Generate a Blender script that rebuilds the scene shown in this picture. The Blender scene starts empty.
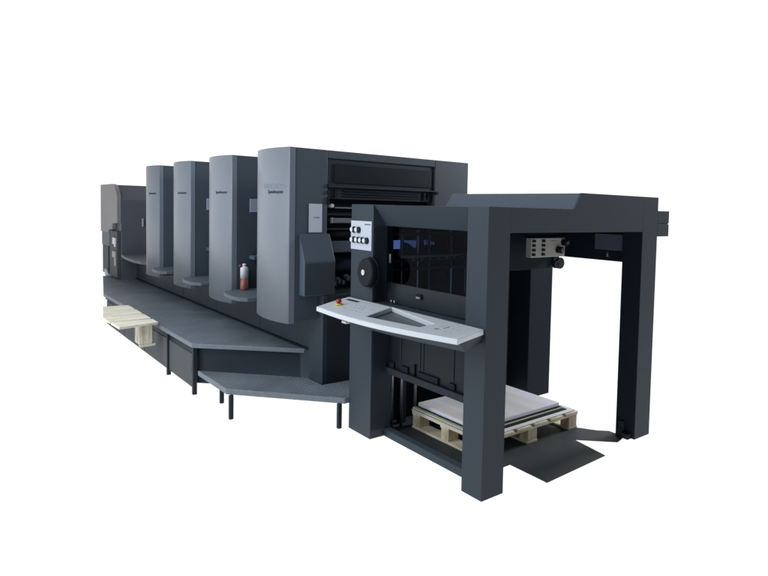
import bpy, bmesh, math, random
from mathutils import Vector, Matrix
from mathutils.geometry import tessellate_polygon
random.seed(4)
SC = bpy.context.scene
COL = SC.collection
WORLD_LOC = {}

# ------------------------------------------------------------------ materials
def new_mat(name):
    m = bpy.data.materials.new(name); m.use_nodes = True
    nt = m.node_tree
    return m, nt, nt.nodes['Principled BSDF']

def paint(name, col, rough=.45, spec=.3, var=.12, scale=3.0, bump=.02, bscale=260, metal=0.0, speck=0.0):
    """painted sheet metal: slow colour drift, grime, fine orange-peel bump"""
    m, nt, b = new_mat(name)
    N, L = nt.nodes, nt.links
    tc = N.new('ShaderNodeTexCoord')
    n1 = N.new('ShaderNodeTexNoise'); n1.inputs['Scale'].default_value = scale; n1.inputs['Detail'].default_value = 6
    n1.inputs['Roughness'].default_value = .62
    L.new(tc.outputs['Object'], n1.inputs['Vector'])
    mx = N.new('ShaderNodeMix'); mx.data_type = 'RGBA'
    mx.inputs['A'].default_value = (*[c*(1-var) for c in col], 1)
    mx.inputs['B'].default_value = (*[c*(1+var) for c in col], 1)
    L.new(n1.outputs['Fac'], mx.inputs['Factor'])
    out = mx.outputs['Result']
    if speck:
        n3 = N.new('ShaderNodeTexNoise'); n3.inputs['Scale'].default_value = 90; n3.inputs['Detail'].default_value = 3
        L.new(tc.outputs['Object'], n3.inputs['Vector'])
        mr3 = N.new('ShaderNodeMapRange'); mr3.inputs[1].default_value = .62; mr3.inputs[2].default_value = .75
        L.new(n3.outputs['Fac'], mr3.inputs[0])
        m3 = N.new('ShaderNodeMix'); m3.data_type = 'RGBA'
        ml = N.new('ShaderNodeMath'); ml.operation = 'MULTIPLY'; ml.inputs[1].default_value = speck
        L.new(mr3.outputs[0], ml.inputs[0]); L.new(ml.outputs[0], m3.inputs['Factor'])
        L.new(out, m3.inputs['A']); m3.inputs['B'].default_value = (*[min(1, c*2.2) for c in col], 1)
        out = m3.outputs['Result']
    L.new(out, b.inputs['Base Color'])
    mr = N.new('ShaderNodeMapRange'); mr.inputs[3].default_value = max(.05, rough-.08); mr.inputs[4].default_value = rough+.1
    L.new(n1.outputs['Fac'], mr.inputs[0]); L.new(mr.outputs[0], b.inputs['Roughness'])
    b.inputs['Specular IOR Level'].default_value = spec
    b.inputs['Metallic'].default_value = metal
    if bump:
        n2 = N.new('ShaderNodeTexNoise'); n2.inputs['Scale'].default_value = bscale; n2.inputs['Detail'].default_value = 2
        L.new(tc.outputs['Object'], n2.inputs['Vector'])
        bp = N.new('ShaderNodeBump'); bp.inputs['Strength'].default_value = bump*4; bp.inputs['Distance'].default_value = .002
        L.new(n2.outputs['Fac'], bp.inputs['Height']); L.new(bp.outputs['Normal'], b.inputs['Normal'])
    return m

def tread(name, col):
    """diamond tread plate: raised bars on a turned grid, worn patches"""
    m, nt, b = new_mat(name); N, L = nt.nodes, nt.links
    tc = N.new('ShaderNodeTexCoord')
    def bars(rot):
        mp = N.new('ShaderNodeMapping'); mp.inputs['Rotation'].default_value = (0, 0, rot)
        mp.inputs['Scale'].default_value = (17, 42, 1)
        L.new(tc.outputs['Object'], mp.inputs['Vector'])
        bt = N.new('ShaderNodeTexBrick'); bt.inputs['Scale'].default_value = 1.0
        bt.inputs['Mortar Size'].default_value = .13; bt.inputs['Mortar Smooth'].default_value = .7
        bt.inputs['Brick Width'].default_value = .9; bt.inputs['Row Height'].default_value = .9
        L.new(mp.outputs['Vector'], bt.inputs['Vector'])
        return bt.outputs['Fac']
    a, c = bars(.785), bars(-.785)
    mn = N.new('ShaderNodeMath'); mn.operation = 'MAXIMUM'; L.new(a, mn.inputs[0]); L.new(c, mn.inputs[1])
    nz = N.new('ShaderNodeTexNoise'); nz.inputs['Scale'].default_value = 2.2; nz.inputs['Detail'].default_value = 8
    nz.inputs['Roughness'].default_value = .7
    L.new(tc.outputs['Object'], nz.inputs['Vector'])
    mr = N.new('ShaderNodeMapRange'); mr.inputs[1].default_value = .3; mr.inputs[2].default_value = .7
    mr.inputs[3].default_value = .72; mr.inputs[4].default_value = 1.25
    L.new(nz.outputs['Fac'], mr.inputs[0])
    mx = N.new('ShaderNodeMix'); mx.data_type = 'RGBA'
    mx.inputs['A'].default_value = (*[k*1.4 for k in col], 1); mx.inputs['B'].default_value = (*[k*.7 for k in col], 1)
    L.new(mn.outputs[0], mx.inputs['Factor'])
    vm = N.new('ShaderNodeVectorMath'); vm.operation = 'SCALE'
    L.new(mx.outputs['Result'], vm.inputs[0]); L.new(mr.outputs[0], vm.inputs['Scale'])
    L.new(vm.outputs[0], b.inputs['Base Color'])
    b.inputs['Roughness'].default_value = .5; b.inputs['Specular IOR Level'].default_value = .35
    bp = N.new('ShaderNodeBump'); bp.inputs['Strength'].default_value = .5; bp.inputs['Distance'].default_value = .004; bp.invert = True
    L.new(mn.outputs[0], bp.inputs['Height']); L.new(bp.outputs['Normal'], b.inputs['Normal'])
    return m

def wood(name, col, axis='X', contrast=.35):
    m, nt, b = new_mat(name); N, L = nt.nodes, nt.links
    tc = N.new('ShaderNodeTexCoord')
    mp = N.new('ShaderNodeMapping')
    mp.inputs['Scale'].default_value = {'X': (2.2, 30, 30), 'Y': (30, 2.2, 30), 'Z': (30, 30, 2.2)}[axis]
    L.new(tc.outputs['Object'], mp.inputs['Vector'])
    n1 = N.new('ShaderNodeTexNoise'); n1.inputs['Scale'].default_value = 1; n1.inputs['Detail'].default_value = 7
    n1.inputs['Distortion'].default_value = .6
    L.new(mp.outputs['Vector'], n1.inputs['Vector'])
    n2 = N.new('ShaderNodeTexNoise'); n2.inputs['Scale'].default_value = 5; n2.inputs['Detail'].default_value = 5
    L.new(tc.outputs['Object'], n2.inputs['Vector'])
    ad = N.new('ShaderNodeMath'); ad.operation = 'ADD'
    L.new(n1.outputs['Fac'], ad.inputs[0]); L.new(n2.outputs['Fac'], ad.inputs[1])
    cr = N.new('ShaderNodeValToRGB')
    cr.color_ramp.elements[0].position = .36; cr.color_ramp.elements[1].position = .62
    cr.color_ramp.elements[0].color = (*[c*(1-contrast) for c in (col[0], col[1]*.93, col[2]*.8)], 1)
    cr.color_ramp.elements[1].color = (*col, 1)
    ml = N.new('ShaderNodeMath'); ml.operation = 'MULTIPLY'; ml.inputs[1].default_value = .5
    L.new(ad.outputs[0], ml.inputs[0]); L.new(ml.outputs[0], cr.inputs['Fac'])
    L.new(cr.outputs['Color'], b.inputs['Base Color'])
    b.inputs['Roughness'].default_value = .75; b.inputs['Specular IOR Level'].default_value = .2
    bp = N.new('ShaderNodeBump'); bp.inputs['Strength'].default_value = .3; bp.inputs['Distance'].default_value = .003
    L.new(n1.outputs['Fac'], bp.inputs['Height']); L.new(bp.outputs['Normal'], b.inputs['Normal'])
    return m

def paper(name, c1, c2, axis_scale=(4.2, .4, 1)):
    m, nt, b = new_mat(name); N, L = nt.nodes, nt.links
    tc = N.new('ShaderNodeTexCoord'); mp = N.new('ShaderNodeMapping'); mp.inputs['Scale'].default_value = axis_scale
    L.new(tc.outputs['Object'], mp.inputs['Vector'])
    n = N.new('ShaderNodeTexNoise'); n.inputs['Scale'].default_value = .9; n.inputs['Detail'].default_value = 2
    L.new(mp.outputs['Vector'], n.inputs['Vector'])
    cr = N.new('ShaderNodeValToRGB'); cr.color_ramp.elements[0].position = .4; cr.color_ramp.elements[1].position = .6
    cr.color_ramp.elements[0].color = (*c1, 1); cr.color_ramp.elements[1].color = (*c2, 1)
    L.new(n.outputs['Fac'], cr.inputs['Fac']); L.new(cr.outputs['Color'], b.inputs['Base Color'])
    b.inputs['Roughness'].default_value = .6; b.inputs['Specular IOR Level'].default_value = .3
    return m

def glow(name, col, s):
    m, nt, b = new_mat(name)
    b.inputs['Base Color'].default_value = (.02, .02, .03, 1)
    b.inputs['Emission Color'].default_value = (*col, 1); b.inputs['Emission Strength'].default_value = s
    return m

def glass_dark(name, tint, refl=.06):
    m, nt, b = new_mat(name); N, L = nt.nodes, nt.links
    out = N['Material Output']
    tr = N.new('ShaderNodeBsdfTransparent'); tr.inputs['Color'].default_value = (*tint, 1)
    gl = N.new('ShaderNodeBsdfGlossy'); gl.inputs['Roughness'].default_value = .015; gl.inputs['Color'].default_value = (.8, .85, .95, 1)
    fr = N.new('ShaderNodeMix'); fr.data_type = 'FLOAT'
    mix = N.new('ShaderNodeMixShader')
    nz = N.new('ShaderNodeTexNoise'); nz.inputs['Scale'].default_value = 2.5
    tc = N.new('ShaderNodeTexCoord'); L.new(tc.outputs['Object'], nz.inputs['Vector'])
    mr = N.new('ShaderNodeMapRange'); mr.inputs[3].default_value = refl*.7; mr.inputs[4].default_value = refl*1.3
    L.new(nz.outputs['Fac'], mr.inputs[0]); L.new(mr.outputs[0], mix.inputs['Fac'])
    L.new(tr.outputs[0], mix.inputs[1]); L.new(gl.outputs[0], mix.inputs[2]); L.new(mix.outputs[0], out.inputs['Surface'])
    return m

def floor_mat(name):
    """added white translucent floor sheet, lit through from the white surround below it"""
    m, nt, b = new_mat(name); N, L = nt.nodes, nt.links
    out = N['Material Output']
    t = N.new('ShaderNodeBsdfTranslucent'); t.inputs['Color'].default_value = (.97, .97, .97, 1)
    d = N.new('ShaderNodeBsdfDiffuse'); d.inputs['Color'].default_value = (.85, .85, .85, 1)
    mx = N.new('ShaderNodeMixShader'); mx.inputs['Fac'].default_value = .12
    L.new(t.outputs[0], mx.inputs[1]); L.new(d.outputs[0], mx.inputs[2]); L.new(mx.outputs[0], out.inputs['Surface'])
    return m

M = {}
M['cover'] = paint('cover_paint', (.162, .187, .222), rough=.42, spec=.35, var=.10, scale=2, bump=.03)
M['cover_edge'] = paint('cover_edge_paint', (.122, .152, .195), rough=.42, spec=.3, var=.05)
M['side'] = paint('side_paint', (.050, .067, .090), rough=.5, spec=.22, var=.14, scale=2.5)
M['frame'] = paint('frame_paint', (.030, .043, .058), rough=.5, spec=.18, var=.10, scale=2.0)
M['dark'] = paint('dark_paint', (.016, .024, .035), rough=.55, spec=.15, var=.18)
M['inner'] = paint('inner_black', (.007, .012, .020), rough=.6, spec=.12, var=.25)
M['guard'] = paint('guard_paint', (.056, .075, .108), rough=.45, spec=.25, var=.06)
M['panel_dark'] = paint('recess_panel', (.022, .030, .038), rough=.5, spec=.2, var=.15)
M['tread'] = tread('tread_plate', (.128, .156, .188))
M['tread_edge'] = paint('tread_edge', (.135, .165, .20), rough=.5, spec=.3, var=.25, scale=14, speck=.5)
M['shelf'] = paint('shelf_paint', (.075, .096, .122), rough=.5, spec=.3, var=.1)
M['white'] = paint('console_white', (.54, .59, .65), rough=.38, spec=.4, var=.025, bump=.01)
M['grey_label'] = paint('plate_grey', (.27, .32, .40), rough=.5, spec=.3, var=.03)
M['cream'] = paint('cream_plate', (.33, .33, .31), rough=.5, spec=.25, var=.06)
M['black'] = paint('black_plastic', (.008, .010, .014), rough=.45, spec=.12, var=.1)
M['recess'] = paint('desk_recess_grey', (.095, .105, .125), rough=.45, spec=.3, var=.08)
M['plate_white'] = paint('notice_white', (.42, .47, .56), rough=.5, spec=.3, var=.03)
M['lower_dark'] = paint('lower_panel_paint', (.009, .015, .020), rough=.4, spec=.15, var=.2)
M['door_panel'] = paint('door_lower_panel', (.014, .022, .028), rough=.3, spec=.2, var=.2)
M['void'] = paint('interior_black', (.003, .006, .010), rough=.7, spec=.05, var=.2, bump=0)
M['steel'] = paint('bare_steel', (.34, .36, .39), rough=.35, spec=.5, var=.2, scale=20, metal=.85)
M['steel_dim'] = paint('oily_steel', (.10, .12, .14), rough=.4, spec=.4, var=.3, scale=20, metal=.6)
M['skirt'] = paint('skirt_panel_paint', (.058, .070, .078), rough=.6, spec=.18, var=.15)
M['wood'] = wood('pallet_wood_long', (.86, .81, .66), 'X')
M['woody'] = wood('pallet_wood_deep', (.85, .80, .65), 'Y')
M['woodz'] = wood('pallet_wood_block', (.82, .75, .58), 'Z', .45)
M['pale_wood'] = wood('bleached_pallet_boards', (.85, .83, .75), 'X', .15)
M['pale_block'] = wood('bleached_pallet_block', (.74, .71, .60), 'Z', .6)
M['paper'] = paper('printed_sheets', (.66, .62, .58), (.77, .78, .86))
M['paper_edge'] = paper('sheet_edges', (.72, .75, .86), (.80, .84, .94), (1, 1, 60))
M['board'] = paper('cover_board', (.56, .59, .42), (.62, .66, .50))
M['white_sheet'] = paper('white_sheet', (.70, .72, .72), (.78, .80, .80))
M['key_grey'] = paint('key_grey', (.34, .40, .50), rough=.5, spec=.3, var=.1, bump=0)
M['red'] = paint('red_knob', (.42, .02, .03), rough=.35, spec=.5, var=.1)
M['yellow'] = paint('yellow_ring', (.70, .52, .05), rough=.45, spec=.4, var=.1)
M['bottle'] = paint('cloudy_plastic', (.50, .54, .60), rough=.35, spec=.4, var=.08, scale=30)
M['liquid'] = paint('red_liquid', (.21, .065, .06), rough=.35, spec=.4, var=.25, scale=22)
M['cap_red'] = paint('dark_red_cap', (.16, .03, .06), rough=.5, spec=.3, var=.1)
M['ink'] = paint('dark_lettering', (.012, .018, .032), rough=.5, spec=.2, var=.1, bump=0)
M['ink_mid'] = paint('faded_lettering', (.16, .19, .24), rough=.5, spec=.2, var=.1, bump=0)
M['pale_letter'] = paint('pale_lettering', (.185, .225, .285), rough=.4, spec=.3, var=.05, bump=0)
M['floor_patch'] = paint('shaded_dark_floor', (.040, .050, .056), rough=.6, spec=.15, var=.35, scale=4, bump=.1, bscale=60)
M['feeder'] = paint('feeder_paint', (.075, .085, .108), rough=.5, spec=.25, var=.08)
M['feeder_side'] = paint('feeder_side_paint', (.19, .187, .197), rough=.45, spec=.3, var=.06)
M['glass'] = glass_dark('smoked_glass', (.34, .40, .46), .006)
M['reflection_panel'] = glow('reflection_glow', (.36, .42, 1.0), 1.3)  # glow standing in for window reflections on the door glass
M['reflection_panel_dim'] = glow('reflection_glow_dim', (.28, .32, .75), .6)
M['floor'] = floor_mat('white_floor_sheet')

# ------------------------------------------------------------------ mesh helper
class MB:
    def __init__(s): s.v = []; s.f = []; s.mi = []; s.cur = 0; s.smooth = []; s.sm = False
    def _face(s, f):
        s.f.append(f); s.mi.append(s.cur); s.smooth.append(s.sm)
    def poly(s, pts, faces):
        n = len(s.v); s.v += [tuple(p) for p in pts]
        for f in faces: s._face(tuple(i+n for i in f))
    def box(s, x0, x1, y0, y1, z0, z1):
        p = [(x, y, z) for z in (z0, z1) for y in (y0, y1) for x in (x0, x1)]
        s.poly(p, [(0, 2, 3, 1), (4, 5, 7, 6), (0, 1, 5, 4), (2, 6, 7, 3), (0, 4, 6, 2), (1, 3, 7, 5)]); return s
    def prism(s, pts, axis, a, b):
        """pts 2D; axis X: pts=(y,z); Y: pts=(x,z); Z: pts=(x,y)"""
        def m(p, t): return {'X': (t, p[0], p[1]), 'Y': (p[0], t, p[1]), 'Z': (p[0], p[1], t)}[axis]
        n = len(pts); P = [m(p, a) for p in pts]+[m(p, b) for p in pts]
        F = [tuple(range(n))[::-1], tuple(range(n, 2*n))]+[(i, (i+1) % n, n+(i+1) % n, n+i) for i in range(n)]
        s.poly(P, F); return s
    def cyl(s, p0, p1, r, n=14, r2=None):
        p0, p1 = Vector(p0), Vector(p1); d = (p1-p0).normalized()
        a = d.orthogonal().normalized(); b = d.cross(a); r2 = r if r2 is None else r2
        P = [p0+(a*math.cos(2*math.pi*i/n)+b*math.sin(2*math.pi*i/n))*r for i in range(n)]
        P += [p1+(a*math.cos(2*math.pi*i/n)+b*math.sin(2*math.pi*i/n))*r2 for i in range(n)]
        k = len(s.v); s.v += [tuple(p) for p in P]
        s._face(tuple(range(k, k+n))[::-1]); s._face(tuple(range(k+n, k+2*n)))
        o = s.sm; s.sm = True
        for i in range(n): s._face((k+i, k+(i+1) % n, k+n+(i+1) % n, k+n+i))
        s.sm = o; return s
    def lathe(s, c, prof, n=24):
        k = len(s.v); o = s.sm; s.sm = True
        for (r, z) in prof:
            for i in range(n):
                t = 2*math.pi*i/n; s.v.append((c[0]+r*math.cos(t), c[1]+r*math.sin(t), c[2]+z))
        for j in range(len(prof)-1):
            for i in range(n): s._face((k+j*n+i, k+j*n+(i+1) % n, k+(j+1)*n+(i+1) % n, k+(j+1)*n+i))
        s._face(tuple(k+i for i in range(n))[::-1]); e = k+(len(prof)-1)*n
        s._face(tuple(e+i for i in range(n))); s.sm = o; return s
    def build(s, name, mat, parent=None, bevel=0.0, label=None, seg=2):
        me = bpy.data.meshes.new(name)
        xs, ys, zs = zip(*s.v)
        c = Vector(((min(xs)+max(xs))/2, (min(ys)+max(ys))/2, min(zs)))
        me.from_pydata([tuple(Vector(p)-c) for p in s.v], [], s.f)
        mats = mat if isinstance(mat, (list, tuple)) else [mat]
        for k in mats: me.materials.append(M[k])
        for p, i, sm in zip(me.polygons, s.mi, s.smooth): p.material_index = i; p.use_smooth = sm
        bm = bmesh.new(); bm.from_mesh(me); bmesh.ops.recalc_face_normals(bm, faces=bm.faces); bm.to_mesh(me); bm.free()
        o = bpy.data.objects.new(name, me); COL.objects.link(o)
        place(o, c, parent)
        if bevel:
            md = o.modifiers.new('bevel', 'BEVEL'); md.width = bevel; md.segments = seg; md.limit_method = 'ANGLE'; md.angle_limit = math.radians(40)
        if label: o['label'] = label
        return o

def place(o, c, parent):
    WORLD_LOC[o.name] = Vector(c)
    if parent is not None:
        o.parent = parent; o.location = Vector(c)-WORLD_LOC[parent.name]
    else: o.location = c

def thing(name, loc, label, cat, group=None):
    o = bpy.data.objects.new(name, None); COL.objects.link(o); o.empty_display_size = .2
    place(o, Vector(loc), None); tag(o, label, cat, group); return o
def tag(o, label, cat, group=None):
    o['label'] = label; o['category'] = cat
    if group: o['group'] = group
def copy_part(o, dy, parent):
    """copy of a part (and its sub-parts) moved by dy along the press"""
    c = o.copy(); COL.objects.link(c)
    wl = WORLD_LOC[o.name]+Vector((0, dy, 0)); place(c, wl, parent)
    for ch in list(o.children): copy_part(ch, dy, c)
    return c

def text_mesh(name, body, height, width, mat, mapper, parent, depth=.0012, weight=0.0):
    """real letters; mapper(u, w, d) places a letter point: u along 0..width, w up 0..height, d outwards"""
    cu = bpy.data.curves.new('letters', 'FONT'); cu.body = body; cu.size = 1; cu.extrude = .5
    cu.resolution_u = 3; cu.offset = weight
    t = bpy.data.objects.new('letters', cu); COL.objects.link(t)
    bpy.context.view_layer.update()
    me = bpy.data.meshes.new_from_object(t.evaluated_get(bpy.context.evaluated_depsgraph_get()))
    bpy.data.objects.remove(t)
    xs = [v.co.x for v in me.vertices]; ys = [v.co.y for v in me.vertices]
    x0, x1, y0, y1 = min(xs), max(xs), min(ys), max(ys)
    mb = MB()
    mb.v = [tuple(mapper((v.co.x-x0)/(x1-x0)*width, (v.co.y-y0)/(y1-y0)*height, (v.co.z+.5)*depth)) for v in me.vertices]
    for p in me.polygons: mb._face(tuple(p.vertices))
    bpy.data.meshes.remove(me)
    return mb.build(name, mat, parent)

# ------------------------------------------------------------------ setting
fl = MB(); fl.poly([(-60, -60, 0), (80, -60, 0), (80, 90, 0), (-60, 90, 0)], [(0, 1, 2, 3)])
o = fl.build('floor', 'floor'); o['kind'] = 'structure'  # added sheet lit through from below, so cast shadows hardly show
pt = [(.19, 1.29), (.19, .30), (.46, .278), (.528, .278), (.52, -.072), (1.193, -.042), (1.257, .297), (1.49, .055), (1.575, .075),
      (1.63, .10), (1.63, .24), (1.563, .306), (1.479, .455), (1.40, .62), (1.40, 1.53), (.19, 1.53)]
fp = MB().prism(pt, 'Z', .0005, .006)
o = fp.build('floor_patch', 'floor_patch'); o['kind'] = 'structure'  # piece of dark floor with its shadow included in the colour

# ------------------------------------------------------------------ the press
press = thing('printing_press', (.85, 4.5, 0), 'dark grey four unit offset printing press with curved side covers and a portal delivery frame', 'printing press')
UY, UP, UB, UX, UT = 2.144, 1.3083, .675, -.26, 2.264

def arc_x(t, sag=.052):                     # cover plan: bulges out between its two ends
    return UX - sag*(1-(2*t-1)**2)
def cover_x(y, y0): return arc_x((y-y0)/UB)

def make_cover(y0, parent):
    mb = MB(); n = 28; z0, z1 = .782, UT
    out = [(arc_x(i/n), y0+UB*i/n) for i in range(n+1)]
    inn = [(arc_x(1-i/n)+.045, y0+UB*(1-i/n)) for i in range(n+1)]
    inn[0] = (-.2125, y0+UB); inn[-1] = (-.2125, y0-.004)
    ring = out+inn; k = len(ring)
    P = [(x, y, z0) for x, y in ring]+[(x, y, z1) for x, y in ring]
    mb.v += P
    for i in range(k):
        j = (i+1) % k
        mb.sm = i < n; mb.cur = 0 if i < n else 1
        mb._face((i, j, k+j, k+i))
    mb.sm = False
    for i in range(n):                         # top and bottom rims
        a, b, c, d = i, i+1, k-2-i, k-1-i
        mb.cur = 0
        mb._face((k+a, k+b, k+c, k+d)); mb._face((a, d, c, b))
    return mb.build('cover', ['cover', 'cover_edge'], parent)

def cover_letters(body, y_left, y_right, zb, zt, mat, y0, parent, weight=0.0, name='lettering'):
    def mp(u, w, d):
        y = y_left-u
        return (cover_x(y, y0)-.0008-d, y, zb+w)
    return text_mesh(name, body, zt-zb, y_left-y_right, mat, mp, parent, weight=weight)

# three plain units: build the second one, copy it for the two behind
def plain_unit(i):
    y0 = UY+UP*i
    u = MB().box(-.21, 1.70, y0, y0+UB, .80, UT).build('printing_unit', 'side', press, bevel=.01)
    make_cover(y0, u)
    cover_letters('Speedmaster', y0+.315, y0+.075, 1.874, 1.910, 'ink', y0, u, weight=.01)
    MB().box(-.085, .09, y0-.012, y0-.001, 1.70, 1.835).build('notice_plate', 'grey_label', u, bevel=.003)
    sb = MB(); sb.prism([(-.19, y0-.001), (-.30, y0-.008), (-.335, y0-.03), (-.375, y0-.10), (-.402, y0-.19), (-.414, y0-.30), (-.414, y0-.46), (-.395, y0-.56), (-.34, y0-.62), (-.19, y0-.63), (.30, y0-.63), (.30, y0-.001)], 'Z', .884, .921)
    sb.build('foot_shelf', 'shelf', u, bevel=.008)
    lg = MB().box(-.09, .25, y0-.13, y0-.001, 1.222, 1.262); lg.cyl((-.03, y0-.10, 1.262), (-.03, y0-.10, 1.30), .012)
    lg.build('ledge', 'guard', u, bevel=.006)
    return u
u3 = plain_unit(1)
u3['label'] = 'printing unit with the pale notice plate behind the nearest curved cover'
for k in (1, 2): 
    c = copy_part(u3, UP*k, press)
    c['label'] = ['second printing unit from the feeder end', 'printing unit beside the sheet feeder'][k-1]

# the near unit with the open side facing the delivery
y0 = UY
ub = MB()
ub.box(-.21, 1.70, y0+.22, y0+UB, .80, UT)
ub.box(-.21, .085, y0, y0+.2195, .80, UT)
ub.box(1.262, 1.70, y0, y0+.2195, 1.05, UT)
ub.box(.0855, 1.2615, y0, y0+.2195, 2.195, UT)
u4 = ub.build('printing_unit', 'side', press, bevel=.006, label='nearest printing unit with its dark open side behind the delivery')
make_cover(y0, u4)
cover_letters('HEIDELBERG', y0+.41, y0+.055, 1.925, 1.962, 'pale_letter', y0, u4)
cover_letters('Speedmaster', y0+.315, y0+.075, 1.868, 1.908, 'ink', y0, u4, weight=.01)
ip = MB().box(.088, 1.259, y0+.02, y0+.06, 1.955, 2.194)
ip.build('access_panel', 'panel_dark', u4, bevel=.005)
MB().box(.155, 1.225, y0+.008, y0+.0195, 1.985, 2.150).build('inset_panel', 'lower_dark', u4, bevel=.004)
sl = MB(); sl.box(.088, 1.259, y0+.03, y0+.08, 1.845, 1.953)
sl.build('slotted_panel', 'panel_dark', u4, bevel=.004)
sl = MB()
for z in (1.868, 1.892, 1.916): sl.box(.26, 1.10, y0+.018, y0+.0295, z, z+.013)
sl.box(.165, .195, y0+.016, y0+.0295, 1.86, 1.94); sl.box(1.14, 1.17, y0+.016, y0+.0295, 1.86, 1.94); sl.box(1.19, 1.20, y0+.016, y0+.0295, 1.86, 1.94)
sl.build('grille', 'inner', u4)
tr = MB().box(.086, 1.261, y0-.006, y0+.05, 1.948, 1.958); tr.build('trim_strip', 'frame', u4)
for z in (1.94, 1.885, 1.83, 1.80): MB().cyl((.088, y0-.006, z), (.088, y0-.006, z+.028), .011, 10).build('hinge', 'black', u4)
MB().cyl((1.275, y0-.004, 1.935), (1.275, y0-.03, 1.935), .017, 12).build('latch', 'black', u4)
pn = MB().box(.088, 1.259, y0+.12, y0+.16, 1.10, 1.843); pn.build('inner_wall', 'inner', u4)
MB().cyl((.152, y0+.12, 1.785), (.152, y0+.03, 1.785), .017, 16).build('knob', 'white', u4)
MB().box(.20, .75, y0+.07, y0+.1195, 1.762, 1.774).build('light_strip', 'steel', u4)
rb = MB().box(.145, .95, y0+.05, y0+.1195, 1.632, 1.676)
rb.box(.138, .158, y0+.035, y0+.0495, 1.630, 1.680)
rb.build('ink_rail', 'steel', u4, bevel=.003)
for z0_, z1_ in ((1.57, 1.585), (1.70, 1.715)): MB().box(.13, 1.1, y0+.08, y0+.1195, z0_, z1_).build('slat', 'dark', u4)
MB().box(.10, 1.1, y0+.045, y0+.1195, 1.37, 1.47).build('cross_guard', 'guard', u4, bevel=.004)
MB().cyl((.10, y0+.09, 1.53), (1.1, y0+.09, 1.53), .028).build('roller', 'inner', u4)
MB().cyl((.10, y0+.08, 1.25), (1.1, y0+.08, 1.25), .05).build('roller', 'dark', u4)
ft = MB()
for x, z, r in ((.175, 1.11, .02), (.215, 1.125, .026), (.255, 1.115, .017), (.30, 1.15, .022), (.345, 1.13, .02)):
    ft.cyl((x, y0+.119, z), (x, y0+.02, z), r, 10); ft.box(x-.012, x+.012, y0+.0, y0+.0195, z-.03, z+.008)
ft.build('valve', 'steel_dim', u4)
lp = MB().box(-.088, .035, y0-.006, y0-.0005, 1.552, 1.797); pl_ = lp.build('notice_plate', 'plate_white', u4, bevel=.002)
tx = MB()
for a in range(7):
    tx.box(-.045+a*.008, -.041+a*.008, y0-.0075, y0-.0062, 1.672+(.006 if a in (1, 2, 4) else 0), 1.684)
tx.build('mark', 'ink_mid', pl_)
sg = MB().prism([(y0-.001, 1.545), (y0-.108, 1.312), (y0-.108, 1.02), (y0-.001, 1.02)], 'X', -.175, .112)
sg = sg.build('sloped_guard', 'guard', u4, bevel=.008)
MB().box(-.168, .106, y0-.1105, y0-.1085, 1.03, 1.295).build('guard_front', 'frame', sg)

# base below the units
bs = MB().box(.03, 1.66, 2.62, 8.62, .0, .798); bs.build('base_frame', 'frame', press, bevel=.006)
for y in (3.45, 4.76, 6.07): MB().box(.0265, .0295, y, y+.004, .5, .795).build('panel_seam', 'side', press)
MB().box(.008, .0295, 2.31, 8.6, .488, .503).build('gap_shade_strip', 'inner', press)  # dark strip standing for the shaded gap along the walkway joint
MB().box(.03, 1.66, 2.2985, 2.6195, .206, .798).build('base_frame', 'frame', press)
lh = MB().box(.0, 1.66, 2.04, 2.298, .206, 1.018)
lh.build('lower_housing', 'frame', press, bevel=.006)
MB().box(.03, 1.6, 2.028, 2.0385, .21, 1.0).build('end_panel', 'dark', press)

# feeder
fd = MB().prism([(9.90, 2.052), (8.97, 2.052), (8.606, 1.80), (8.606, .80), (9.90, .80)], 'X', -.20, 1.60)
fdo = fd.build('sheet_feeder', 'feeder', press, bevel=.008)
fs = MB(); pr = [(9.92, 2.066), (9.0, 2.066)]
for i in range(1, 9):
    t = i/8*math.pi/2; pr.append((9.0-.40*math.sin(t), 1.80+.266*math.cos(t)))
pr += [(8.60, 1.42), (8.95, 1.405), (9.0, 1.30), (9.25, 1.29), (9.30, 1.235), (9.92, 1.235)]
fs.prism(pr, 'X', -.26, -.2005); fs.build('side_cover', 'feeder_side', fdo, bevel=.006)
MB().box(-.245, -.2005, 9.28, 9.90, 1.0, 1.234).build('lower_cover', 'guard', fdo, bevel=.004)
MB().box(-.235, -.2005, 9.45, 9.90, .50, .998).build('motor_cover', 'skirt', fdo, bevel=.004)
MB().box(-.25, -.2005, 8.66, 9.22, .50, 1.28).build('side_post', 'skirt', fdo, bevel=.006)
fx = MB().box(-.275, -.2505, 8.70, 8.90, 1.06, 1.17); fx.box(-.27, -.2505, 8.72, 8.80, 1.02, 1.0595); fx.build('switch_box', 'white', fdo, bevel=.004)
fx = MB().box(-.275, -.2505, 8.70, 8.92, .84, .945); fx.box(-.272, -.2505, 8.70, 8.78, .70, .8395); fx.build('switch_box', 'cream', fdo, bevel=.004)
MB().prism([(-.19, 8.605), (-.225, 8.5), (-.29, 7.9), (-.30, 7.3), (-.27, 7.0), (-.2, 6.85), (.5, 6.85), (.5, 8.605)], 'Z', .872, .915).build('feed_shelf', 'shelf', fdo, bevel=.012)
MB().box(.105, .13, 8.58, 8.605, 1.36, 1.50).build('latch', 'cream', fdo, bevel=.003)
MB().box(-.20, 1.6, 8.621, 9.88, .0, .798).build('feeder_base', 'feeder', fdo)
sp = MB(); sp.cyl((-.25, 9.55, .58), (-.25, 9.47, .50), .03, 10); sp.cyl((-.24, 9.62, .50), (-.24, 9.62, .57), .022, 10); sp.build('air_fitting', 'white', fdo)

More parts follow.
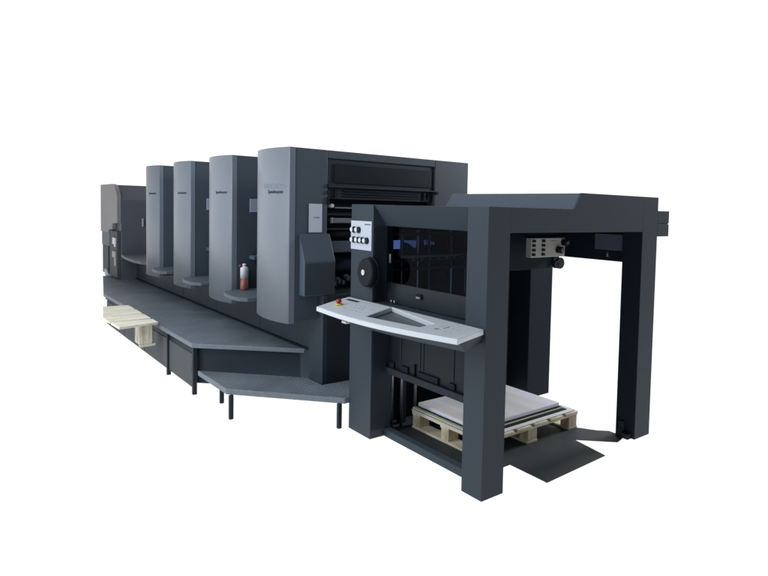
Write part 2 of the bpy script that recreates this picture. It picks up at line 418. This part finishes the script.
# ---------------------------------------------------------------- delivery
H, H2, A, B, L1, B2, W, PW = 1.80, 1.9134, .1836, .1883, 1.2645, .3183, 1.84, .2057
def post(x0, x1, y0, y1, z0, z1, label=None):
    return MB().box(x0, x1, y0, y1, z0, z1).build('post', 'frame', press, bevel=.0015, label=label)
p1 = post(0, A, 0, B, .004, H, 'near corner post of the delivery frame')
p2 = post(0, A, L1, L1+B2, .004, H, 'delivery post carrying the white button panel and handwheel')
MB().box(.012, A-.002, L1-.004, L1-.0005, .07, 1.639).build('shade_plate', 'dark', p2)  # added dark plate, paints the shade on this post face
p3 = post(W-PW, W, 0, .175, .004, H2, 'far right post of the delivery frame')
MB().box(W-PW-.004, W-PW-.0005, .002, .174, .006, 1.6415).build('shade_plate', 'inner', p3)  # added near-black plate, paints the shade on the inner face
fb = MB().box(1.585, 1.635, .03, .14, .004, .045); fb.cyl((1.584, .11, .06), (1.634, .11, .06), .022, 12); fb.box(1.60, 1.6335, .09, .13, .0455, .13); fb.build('foot_bracket', 'dark', p3, bevel=.003)
p4 = MB().box(1.705, 2.02, 1.225, 1.50, .004, 1.66).build('post', 'inner', press, bevel=.006, label='dark drive side post')
MB().prism([(A+.0002, 1.6424), (W-PW-.0002, 1.6424), (W-PW-.0002, H2), (.8706, H2), (.801, H), (A+.0002, H)], 'Y', 0.0, .016).build('header', 'frame', press, bevel=.001)
MB().box(A+.0005, W-PW-.0005, .0165, .175, 1.6424, 1.699).build('lintel', 'inner', press)
hd = MB().prism([(A+.03, 1.70), (W-PW-.001, 1.70), (W-PW-.001, H2-.002), (.8706, H2-.002), (.801, H-.002), (A+.03, H-.002)], 'Y', .0165, 1.40)
hd.build('hood', 'guard', press, bevel=.004)
MB().prism([(.004, H-.003), (.105, 1.64), (.20, 1.64), (.20, H-.003)], 'Y', B+.0005, L1-.0005).build('top_rail', 'frame', press, bevel=.003)
MB().box(.125, .185, B+.0005, L1-.0005, .004, .062).build('bottom_rail', 'frame', press, bevel=.004)
MB().box(.12, .165, B+.0005, L1-.0005, .505, .555).build('cross_bar', 'dark', press, bevel=.004)
MB().box(.15, .165, B+.0005, L1-.0005, .5555, 1.03).build('guard_panel', 'lower_dark', press)
for ya, yb in ((1.16, 1.23), (.98, 1.06), (.62, .86), (.44, .50)): MB().box(.135, .1495, ya, yb, .5555, .60).build('rail_block', 'inner', press, bevel=.003)
for y in (1.08, .84, .80, .46): MB().box(.1455, .1498, y, y+.014, .61, 1.02).build('panel_rib', 'dark', press)
MB().cyl((.1425, .90, .5555), (.1425, .90, .64), .008, 10).build('lift_pin', 'inner', press)
MB().box(W-PW, W-.01, .176, 1.40, 1.66, H2-.002).build('side_rail', 'frame', press)
MB().box(1.70, 1.83, .176, 1.2, 1.388, 1.659).build('side_beam', 'inner', press, bevel=.004)
MB().box(1.66, 1.699, .20, .47, 1.480, 1.610).build('junction_box', 'guard', press, bevel=.003)
MB().cyl((1.69, .36, 1.42), (1.69, .36, 1.47), .013, 10).build('sensor', 'steel_dim', press)
MB().box(.98, 1.76, 1.02, 1.20, 1.264, 1.69).build('cross_beam', 'inner', press, bevel=.004)
eb = MB().box(1.765, 1.84, 1.0, 1.05, 1.30, 1.385); eb.cyl((1.85, .985, 1.31), (1.85, 1.06, 1.31), .052, 20); eb.cyl((1.79, .985, 1.30), (1.79, 1.0, 1.30), .03, 16)
eb.build('chain_tensioner', 'inner', press, bevel=.003)
eb = MB().box(W+.0005, 2.008, .0, .15, 1.604, 1.702); eb.box(W+.0005, 2.008, .0, .15, 1.709, 1.808); eb.box(W+.0005, 2.004, .004, .145, 1.7022, 1.7088)
eb.build('hinge_bracket', 'frame', press, bevel=.003)
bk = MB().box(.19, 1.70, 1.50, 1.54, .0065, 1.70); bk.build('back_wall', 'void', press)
gr = [MB().box(x, x+w, 1.46, 1.4995, .01, 1.262).build('guide_rail', m, press) for x, w, m in ((1.50, .03, 'dark'), (1.58, .015, 'inner'), (1.63, .045, 'dark'))]
# things behind the smoked door: gripper bars, chain guides, glowing panels standing in for blue reflections in the glass
for x, m in ((.34, 'steel_dim'), (.50, 'steel'), (.62, 'steel_dim'), (.86, 'steel'), (1.02, 'steel_dim')):
    MB().box(x, x+.014, 1.38, 1.40, 1.05, 1.60).build('chain_guide', m, press)
for z, y, m in ((1.35, 1.30, 'dark'), (1.39, 1.22, 'steel_dim'), (1.28, 1.32, 'dark'), (1.56, 1.33, 'dark')):
    MB().box(.22, 1.6, y, y+.03, z, z+.018).build('gripper_bar', m, press)
for k in range(9): MB().box(.36+.085*k, .385+.085*k, 1.26, 1.29, 1.365, 1.405).build('gripper', 'steel_dim', press)
MB().box(.294, .388, 1.44, 1.45, 1.447, 1.517).build('reflection_panel', 'reflection_panel', press)
sc = MB().prism([(.412, 1.517), (.55, 1.512), (.55, 1.452), (.51, 1.452), (.46, 1.49), (.412, 1.50)], 'Y', 1.44, 1.45); sc.build('reflection_panel', 'reflection_panel_dim', press)
for k in range(4): MB().box(.62+.03*k, .632+.03*k, 1.44, 1.45, 1.475, 1.515-.006*k).build('glow_bar', 'reflection_panel_dim', press)  # small glowing bars beside the reflection panels
for k, x in enumerate((.27, .34, .455)): MB().cyl((x, 1.37-.03*k, .01), (x, 1.37-.03*k, 1.0), .013, 12).build('guide_rod', 'steel', press)
MB().box(.37, .43, 1.40, 1.44, .01, 1.0).build('lift_column', 'dark', press)
# glass door
gd = MB().box(.116, .124, B+.02, L1-.012, 1.215, 1.639)
gd = gd.build('glass_door', 'glass', press)
db = MB().box(.112, .126, B+.012, L1-.012, 1.062, 1.2145); db.build('lower_panel', 'door_panel', gd, bevel=.003)
h = MB().prism([(.775, 1.135), (.86, 1.135), (.845, 1.168), (.79, 1.168)], 'X', .098, .1115); h.build('handle', 'inner', gd, bevel=.003)
MB().box(.090, .0975, .79, .835, 1.138, 1.152).build('latch', 'steel', gd, bevel=.002)
MB().box(.105, .1155, 1.19, 1.203, 1.36, 1.43).build('catch', 'steel', gd, bevel=.002)
for y in (1.10, 1.14): MB().cyl((.09, y, 1.062), (.09, y, 1.09), .006, 8).build('pin', 'steel', gd)
MB().box(.02, .11, B+.0005, L1-.0005, 1.032, 1.060).build('desk_rail', 'frame', press, bevel=.003)

# control panel on the post
cp = MB().box(-.008, -.0005, 1.278, 1.578, 1.448, 1.672).build('button_panel', 'plate_white', press, bevel=.003)
for z, ys in ((1.602, (1.553, 1.487)), (1.524, (1.553, 1.487, 1.428, 1.368))):
    for y in ys:
        MB().cyl((-.009, y-.032, z), (-.020, y-.032, z), .025, 18).build('button', 'black', cp)
        MB().cyl((-.009, y-.002, z), (-.024, y-.002, z), .017, 16).build('button', 'white', cp)
mk = MB()
for k in range(8): mk.box(-.0095, -.0083, 1.372-.0105*k-.006, 1.372-.0105*k, 1.643, 1.652-(.002 if k % 3 else 0))
mk.build('lettering', 'ink', cp)
hw = MB(); hw.cyl((-.0005, 1.283, 1.287), (-.012, 1.283, 1.287), .118, 40); hw.cyl((-.012, 1.283, 1.287), (-.052, 1.283, 1.287), .112, 40, .108); hw.cyl((-.052, 1.283, 1.287), (-.062, 1.283, 1.287), .108, 40, .095)
hw = hw.build('handwheel', 'black', press, bevel=.003)
MB().cyl((-.0622, 1.292, 1.289), (-.070, 1.292, 1.289), .021, 20).build('hub', 'white', hw)

# control box inside the portal
cb = MB().box(1.135, 1.555, .70, .76, 1.404, 1.562); cb.box(1.18, 1.50, .7605, .80, 1.42, 1.55)
cb = cb.build('control_box', 'cream', press, bevel=.004)
MB().box(1.16, 1.52, .7605, .80, 1.5625, 1.699).build('hanger', 'inner', cb)
for r in range(4):
    for x in (1.143, 1.258):
        z = 1.540-.037*r
        MB().box(x, x+.036, .688, .6995, z-.011, z+.009).build('button', 'black', cb, bevel=.003)
for x, z in ((1.530, 1.522), (1.462, 1.462)):
    k = MB().cyl((x, .6995, z), (x, .655, z), .029, 20).build('knob', 'black', cb)
    MB().cyl((x+.005, .6548, z), (x+.005, .647, z), .016, 16).build('knob_cap', 'steel', k)
mk = MB().box(1.36, 1.44, .6985, .6997, 1.535, 1.542); mk.build('mark', 'ink_mid', cb)

# desk
def zt(x): return 1.064+.085*min(0, x)
outer = [(-.004, .012), (-.12, -.012), (-.255, -.040)]
for i in range(1, 13):
    t = i/12; outer.append((-.255-.105*t-.10*math.sin(math.pi*t)**1.0*(.55+.1*t), -.040+1.50*t))
outer += [(-.20, 1.535), (-.004, 1.60)]
hole = [(-.222, .365), (-.115, .352), (.0-.012, .985), (-.285, .885)]
def desk():
    mb = MB(); T = .034
    polys = [[Vector((x, y, 0)) for x, y in outer], [Vector((x, y, 0)) for x, y in hole]]
    tris = tessellate_polygon(polys); allp = outer+hole; n = len(allp); no = len(outer)
    top = [(x, y, zt(x)) for x, y in allp]; bot = [(x, y, zt(x)-T) for x, y in allp]
    F = [tuple(t) for t in tris]+[tuple(i+n for i in t[::-1]) for t in tris]
    for i in range(no): F.append((i, (i+1) % no, n+(i+1) % no, n+i))
    for i in range(4): a, b = no+i, no+(i+1) % 4; F.append((a, n+a, n+b, b))
    mb.poly(top+bot, F); return mb
ds = desk().build('control_desk', 'white', press, bevel=.006)
sh = [(x*.90-.004, .05+(y-.05)*.965) for x, y in outer]
mb = MB(); n = len(sh)
top = [(x, y, zt(x)-.0345) for x, y in sh]; bot = [(x*.72, y*.97+.03, zt(x)-.092) for x, y in sh]
mb.poly(top+bot, [tuple(range(n))[::-1], tuple(range(n, 2*n))]+[(i, (i+1) % n, n+(i+1) % n, n+i) for i in range(n)])
mb.build('desk_tray', 'frame', ds)
rc = MB(); n = 4
rc.poly([(x, y, zt(x)-.0342) for x, y in [(-.23, .36), (-.11, .34), (0.0, .995), (-.295, .89)]], [(0, 1, 2, 3)]); rc.build('desk_recess', 'recess', ds)
def dz(x): return zt(x)+.0005
e = MB().cyl((-.222, 1.372, dz(-.222)), (-.222, 1.372, dz(-.222)+.012), .028, 22).build('stop_collar', 'yellow', ds)
eb = MB().cyl((-.222, 1.372, dz(-.222)+.0122), (-.222, 1.372, dz(-.222)+.022), .013, 16); eb.cyl((-.222, 1.372, dz(-.222)+.022), (-.222, 1.372, dz(-.222)+.042), .022, 20, .018)
eb.build('stop_button', 'red', ds)
mk = MB()
def dbox(x0, x1, y0, y1, h=.0012):
    mk.poly([(x0, y0, dz(x0)), (x1, y0, dz(x1)), (x1, y1, dz(x1)), (x0, y1, dz(x0)), (x0, y0, dz(x0)+h), (x1, y0, dz(x1)+h), (x1, y1, dz(x1)+h), (x0, y1, dz(x0)+h)],
            [(0, 3, 2, 1), (4, 5, 6, 7), (0, 1, 5, 4), (1, 2, 6, 5), (2, 3, 7, 6), (3, 0, 4, 7)])
dbox(-.085, -.055, 1.345, 1.51); mk.build('display_strip', 'ink', ds)
for i in range(5):
    for j in range(3):
        if (i*3+j) % 4 != 1:
            mk = MB(); dbox(-.25+.05*j, -.240+.05*j, 1.02+.055*i, 1.045+.055*i, .0008); mk.build('key_mark', 'key_grey', ds)
for i in range(4):
    for j in range(2):
        mk = MB(); dbox(-.19+.06*j, -.183+.06*j, .10+.05*i, .116+.05*i, .0008); mk.build('key_mark', 'key_grey', ds)
mk = MB(); dbox(-.15, -.10, .215, .221); mk.build('key_mark', 'ink_mid', ds)
mk = MB(); dbox(-.20, -.17, .235, .245); mk.build('key_mark', 'ink_mid', ds)
MB().box(-.30, -.265, 1.13, 1.19, .948, .966).build('desk_lamp', 'white', ds, bevel=.003)

# ------------------------------------------------------------------ walkway
walk = thing('walkway', (-.3, 5.0, 0), 'long raised walkway with dark tread plate along the printing units', 'walkway')
WZ = .482
def deck(outline, z, t, parent, edge='tread_edge'):
    mb = MB(); n = len(outline)
    P = [(x, y, z-t) for x, y in outline]+[(x, y, z) for x, y in outline]
    mb.v += P; mb._face(tuple(range(n))[::-1]); mb._face(tuple(range(n, 2*n))); mb.cur = 1
    for i in range(n): mb._face((i, (i+1) % n, n+(i+1) % n, n+i))
    return mb.build('deck', ['tread', edge], parent, bevel=.006)
deck([(-.716, 3.195), (.027, 2.425), (.027, 9.30), (-.335, 9.34), (-.735, 7.06)], WZ, .042, walk)
for ya, yb in ((3.235, 4.02), (4.075, 4.98), (5.035, 5.98), (6.035, 7.08)):
    pn = MB().box(-.690, -.675, ya, yb, .05, .365).build('skirt_panel', 'skirt', walk, bevel=.003)
    MB().box(-.694, -.6905, ya+.02, ya+.035, .19, .27).build('handle_slot', 'inner', pn)
for y in (5.0075, 6.0075): MB().box(-.688, -.674, y-.0265, y+.0265, .05, .3655).build('skirt_stile', 'dark', walk)
MB().box(-.684, -.672, 3.2, 7.08, .366, .439).build('skirt_rail', 'dark', walk)
for y in (3.20, 4.035): MB().box(-.708, -.672, y-.018, y+.018, .0, .4395).build('leg', 'dark', walk, bevel=.003)
MB().prism([(-.66, 3.215), (.02, 2.51), (.02, 2.53), (-.66, 3.235)], 'Z', .10, .4395).build('end_skirt', 'dark', walk)

# ------------------------------------------------------------------ step
stp = thing('step_platform', (-.3, 2.4, 0), 'low angled tread plate step on thin dark legs below the walkway end', 'step')
deck([(-.695, 3.09), (-.69, 2.385), (-.035, 1.588), (.33, 1.60), (.33, 2.022), (-.008, 2.022), (-.008, 2.305)], .25, .048, stp)
for x, y in ((-.662, 2.345), (-.062, 1.625), (-.58, 2.80), (.27, 1.90)):
    MB().box(x-.016, x+.016, y-.016, y+.016, .0, .2015).build('leg', 'dark', stp, bevel=.003)

# ------------------------------------------------------------------ pallet in the delivery with its sheets
pal = thing('pallet', (.94, .86, 0), 'wooden pallet on the dark floor inside the delivery frame', 'pallet')
X0, X1, Y0, Y1 = .405, 1.485, .45, 1.275
Z0 = .006
for yy in (Y0, (Y0+Y1)/2-.05, Y1-.10):
    MB().box(X0, X1, yy, yy+.10, .112, .128).build('stringer_board', 'wood', pal, bevel=.002)
for k in range(6):
    w = .148; x = X0+(X1-X0-w)*k/5
    MB().box(x, x+w, Y0-.004, Y1+.004, .1285, .146).build('deck_board', 'woody', pal, bevel=.002)
for x in (X0, (X0+X1)/2-.055, X1-.11):
    MB().box(x, x+.11, Y0, Y1, Z0, Z0+.018).build('skid_board', 'woody', pal, bevel=.002)
    for yy in (Y0+.002, (Y0+Y1)/2-.045, Y1-.092):
        MB().box(x+.005, x+.105, yy, yy+.09, Z0+.0185, .1115).build('block', 'woodz', pal, bevel=.003)
st = thing('sheet_stack', (.93, .87, .147), 'low stack of printed sheets with a pale greenish board under them on the pallet', 'paper stack')
MB().box(X0+.004, X1-.03, Y0+.03, Y1-.002, .1468, .1495).build('slip_sheet', 'black', st)
MB().box(X0-.004, X1-.02, Y0+.012, Y1+.004, .1497, .156).build('base_sheet', 'white_sheet', st)
MB().box(X0+.01, X1-.075, Y0+.055, Y1-.006, .1562, .163).build('slip_sheet', 'black', st)
MB().box(X0+.0, X1-.085, Y0+.082, Y1-.004, .1632, .174).build('board', 'board', st, bevel=.002)
MB().box(X0+.03, X1-.10, Y0+.088, Y1-.01, .1742, .1781).build('slip_sheet', 'black', st)
sb = MB(); sb.box(X0+.045, X1-.105, Y0+.112, Y1-.02, .1783, .207)
sb.mi = [0, 0, 1, 1, 1, 1]; sb.mi[1] = 0
sb.build('sheets', ['paper', 'paper_edge'], st, bevel=.002)
MB().box(X0+.33, X0+.62, Y0+.114, Y1-.022, .2073, .209).build('top_sheet', 'paper', st)

# ------------------------------------------------------------------ pallet by the walkway (the photograph shows only its corner)
lp = thing('pallet', (-.93, 4.8, .28), 'pale broken pallet end held on fork arms against the outer edge of the walkway', 'pallet')
clip = [(-.738, 5.56), (-.738, 4.245), (-1.118, 4.150), (-1.144, 4.792), (-1.003, 5.59)]
def clip_strip(poly, y0, y1):
    def half(p, keep, yv):
        out = []
        for i in range(len(p)):
            a, b = p[i], p[(i+1) % len(p)]
            ia, ib = keep(a), keep(b)
            if ia: out.append(a)
            if ia != ib:
                t = (yv-a[1])/(b[1]-a[1]); out.append((a[0]+t*(b[0]-a[0]), yv))
        return out
    p = half(poly, lambda q: q[1] >= y0, y0)
    return half(p, lambda q: q[1] <= y1, y1)
for ya, yb in ((4.10, 4.46), (4.53, 4.83), (4.90, 5.20), (5.27, 5.60)):
    MB().prism(clip_strip(clip, ya, yb), 'Z', .497, .522).build('deck_board', 'pale_wood', lp, bevel=.003)
MB().box(-.925, -.800, 4.215, 4.40, .305, .4965).build('block', 'pale_block', lp, bevel=.006)
MB().prism([(-.925, 4.20), (-.765, 4.235), (-.80, 4.52), (-.88, 4.45)], 'Z', .279, .3045).build('skid_board', 'pale_wood', lp, bevel=.003)
for y in (4.62, 5.30): MB().box(-.97, -.709, y, y+.07, .455, .4965).build('fork_arm', 'dark', walk, bevel=.003)

# ------------------------------------------------------------------ bottle
bt = thing('bottle', (-.165, 3.372, .923), 'cloudy plastic bottle half full of red liquid on the shelf between two units', 'bottle')
c = (-.165, 3.372, .9225)
MB().lathe(c, [(.033, 0), (.038, .004), (.039, .01), (.039, .120)], 28).build('liquid_part', 'liquid', bt)
MB().lathe((c[0], c[1], c[2]+.1202), [(.039, 0), (.039, .096), (.036, .104), (.024, .112), (.017, .116), (.017, .122)], 28).build('upper_body', 'bottle', bt)
MB().lathe((c[0], c[1], c[2]+.2424), [(.019, 0), (.019, .018), (.012, .022)], 20).build('cap', 'bottle', bt)
MB().lathe((c[0]-.035, c[1]+.012, c[2]+.2325), [(.016, 0), (.016, .018), (.009, .022)], 16).build('spout', 'cap_red', bt)

# ------------------------------------------------------------------ camera
cam = bpy.data.cameras.new('camera'); co = bpy.data.objects.new('camera', cam); COL.objects.link(co)
r = Vector((0.75159323, -0.65914394, 0.0252365)); u = Vector((0.01597038, 0.05643121, 0.99827875)); f = Vector((0.65943352, 0.74989651, -0.0529401))
co.matrix_world = Matrix(((r.x, u.x, -f.x, -2.45585652), (r.y, u.y, -f.y, -2.61637588), (r.z, u.z, -f.z, 1.77556263), (0, 0, 0, 1)))
cam.sensor_fit = 'HORIZONTAL'; cam.sensor_width = 36; cam.lens = 36*603.7557/768
cam.shift_x = -(468.6149-384)/768; cam.shift_y = (242.2067-288)/768
cam.clip_start = .05; cam.clip_end = 500
SC.camera = co

# ------------------------------------------------------------------ light: white surround, dimmed behind the camera to shape the shading, added fill lamps
w = bpy.data.worlds.new('World'); SC.world = w; w.use_nodes = True
N, L = w.node_tree.nodes, w.node_tree.links
bg = N['Background']; tc = N.new('ShaderNodeTexCoord')
dt = N.new('ShaderNodeVectorMath'); dt.operation = 'DOT_PRODUCT'; dt.inputs[1].default_value = (.66, .751, 0)
L.new(tc.outputs['Generated'], dt.inputs[0])
mr = N.new('ShaderNodeMapRange'); mr.inputs[1].default_value = .22; mr.inputs[2].default_value = .50; mr.inputs[3].default_value = .14; mr.inputs[4].default_value = 1.12
L.new(dt.outputs['Value'], mr.inputs[0])
sx = N.new('ShaderNodeSeparateXYZ'); L.new(tc.outputs['Generated'], sx.inputs[0])
lo = N.new('ShaderNodeMapRange'); lo.inputs[1].default_value = .02; lo.inputs[2].default_value = -.02; lo.inputs[3].default_value = 0; lo.inputs[4].default_value = 1.16
L.new(sx.outputs['Z'], lo.inputs[0])
mxm = N.new('ShaderNodeMath'); mxm.operation = 'MAXIMUM'; L.new(mr.outputs[0], mxm.inputs[0]); L.new(lo.outputs[0], mxm.inputs[1])
L.new(mxm.outputs[0], bg.inputs['Strength']); bg.inputs['Color'].default_value = (1, 1, 1, 1)

def lamp(name, loc, target, sx_, sy_, power, col):
    d = bpy.data.lights.new(name, 'AREA'); d.shape = 'RECTANGLE'; d.size = sx_; d.size_y = sy_; d.energy = power; d.color = col
    o = bpy.data.objects.new(name, d); COL.objects.link(o); o.location = loc
    o.rotation_euler = (Vector(target)-Vector(loc)).to_track_quat('-Z', 'Y').to_euler(); return o
lamp('fill_lamp', (-4.5, 3.6, 4.2), (0, 3.6, 1.2), 1.2, 9, 330, (.93, .97, 1.0))  # added to brighten the unit covers
lamp('fill_lamp', (-4.0, .6, 4.3), (.2, .8, .8), 1.2, 4, 110, (.93, .97, 1.0))  # added to brighten the operator face of the delivery
lamp('fill_lamp', (6.0, .1, 3.4), (.95, .85, .2), 1.2, 1.2, 260, (.97, .98, 1.0))  # added to brighten the sheets through the open drive side

SC.view_settings.view_transform = 'Standard'; SC.view_settings.look = 'None'
SC.view_settings.exposure = 0; SC.view_settings.gamma = 1; SC.view_settings.use_curve_mapping = False
SC.render.film_transparent = False
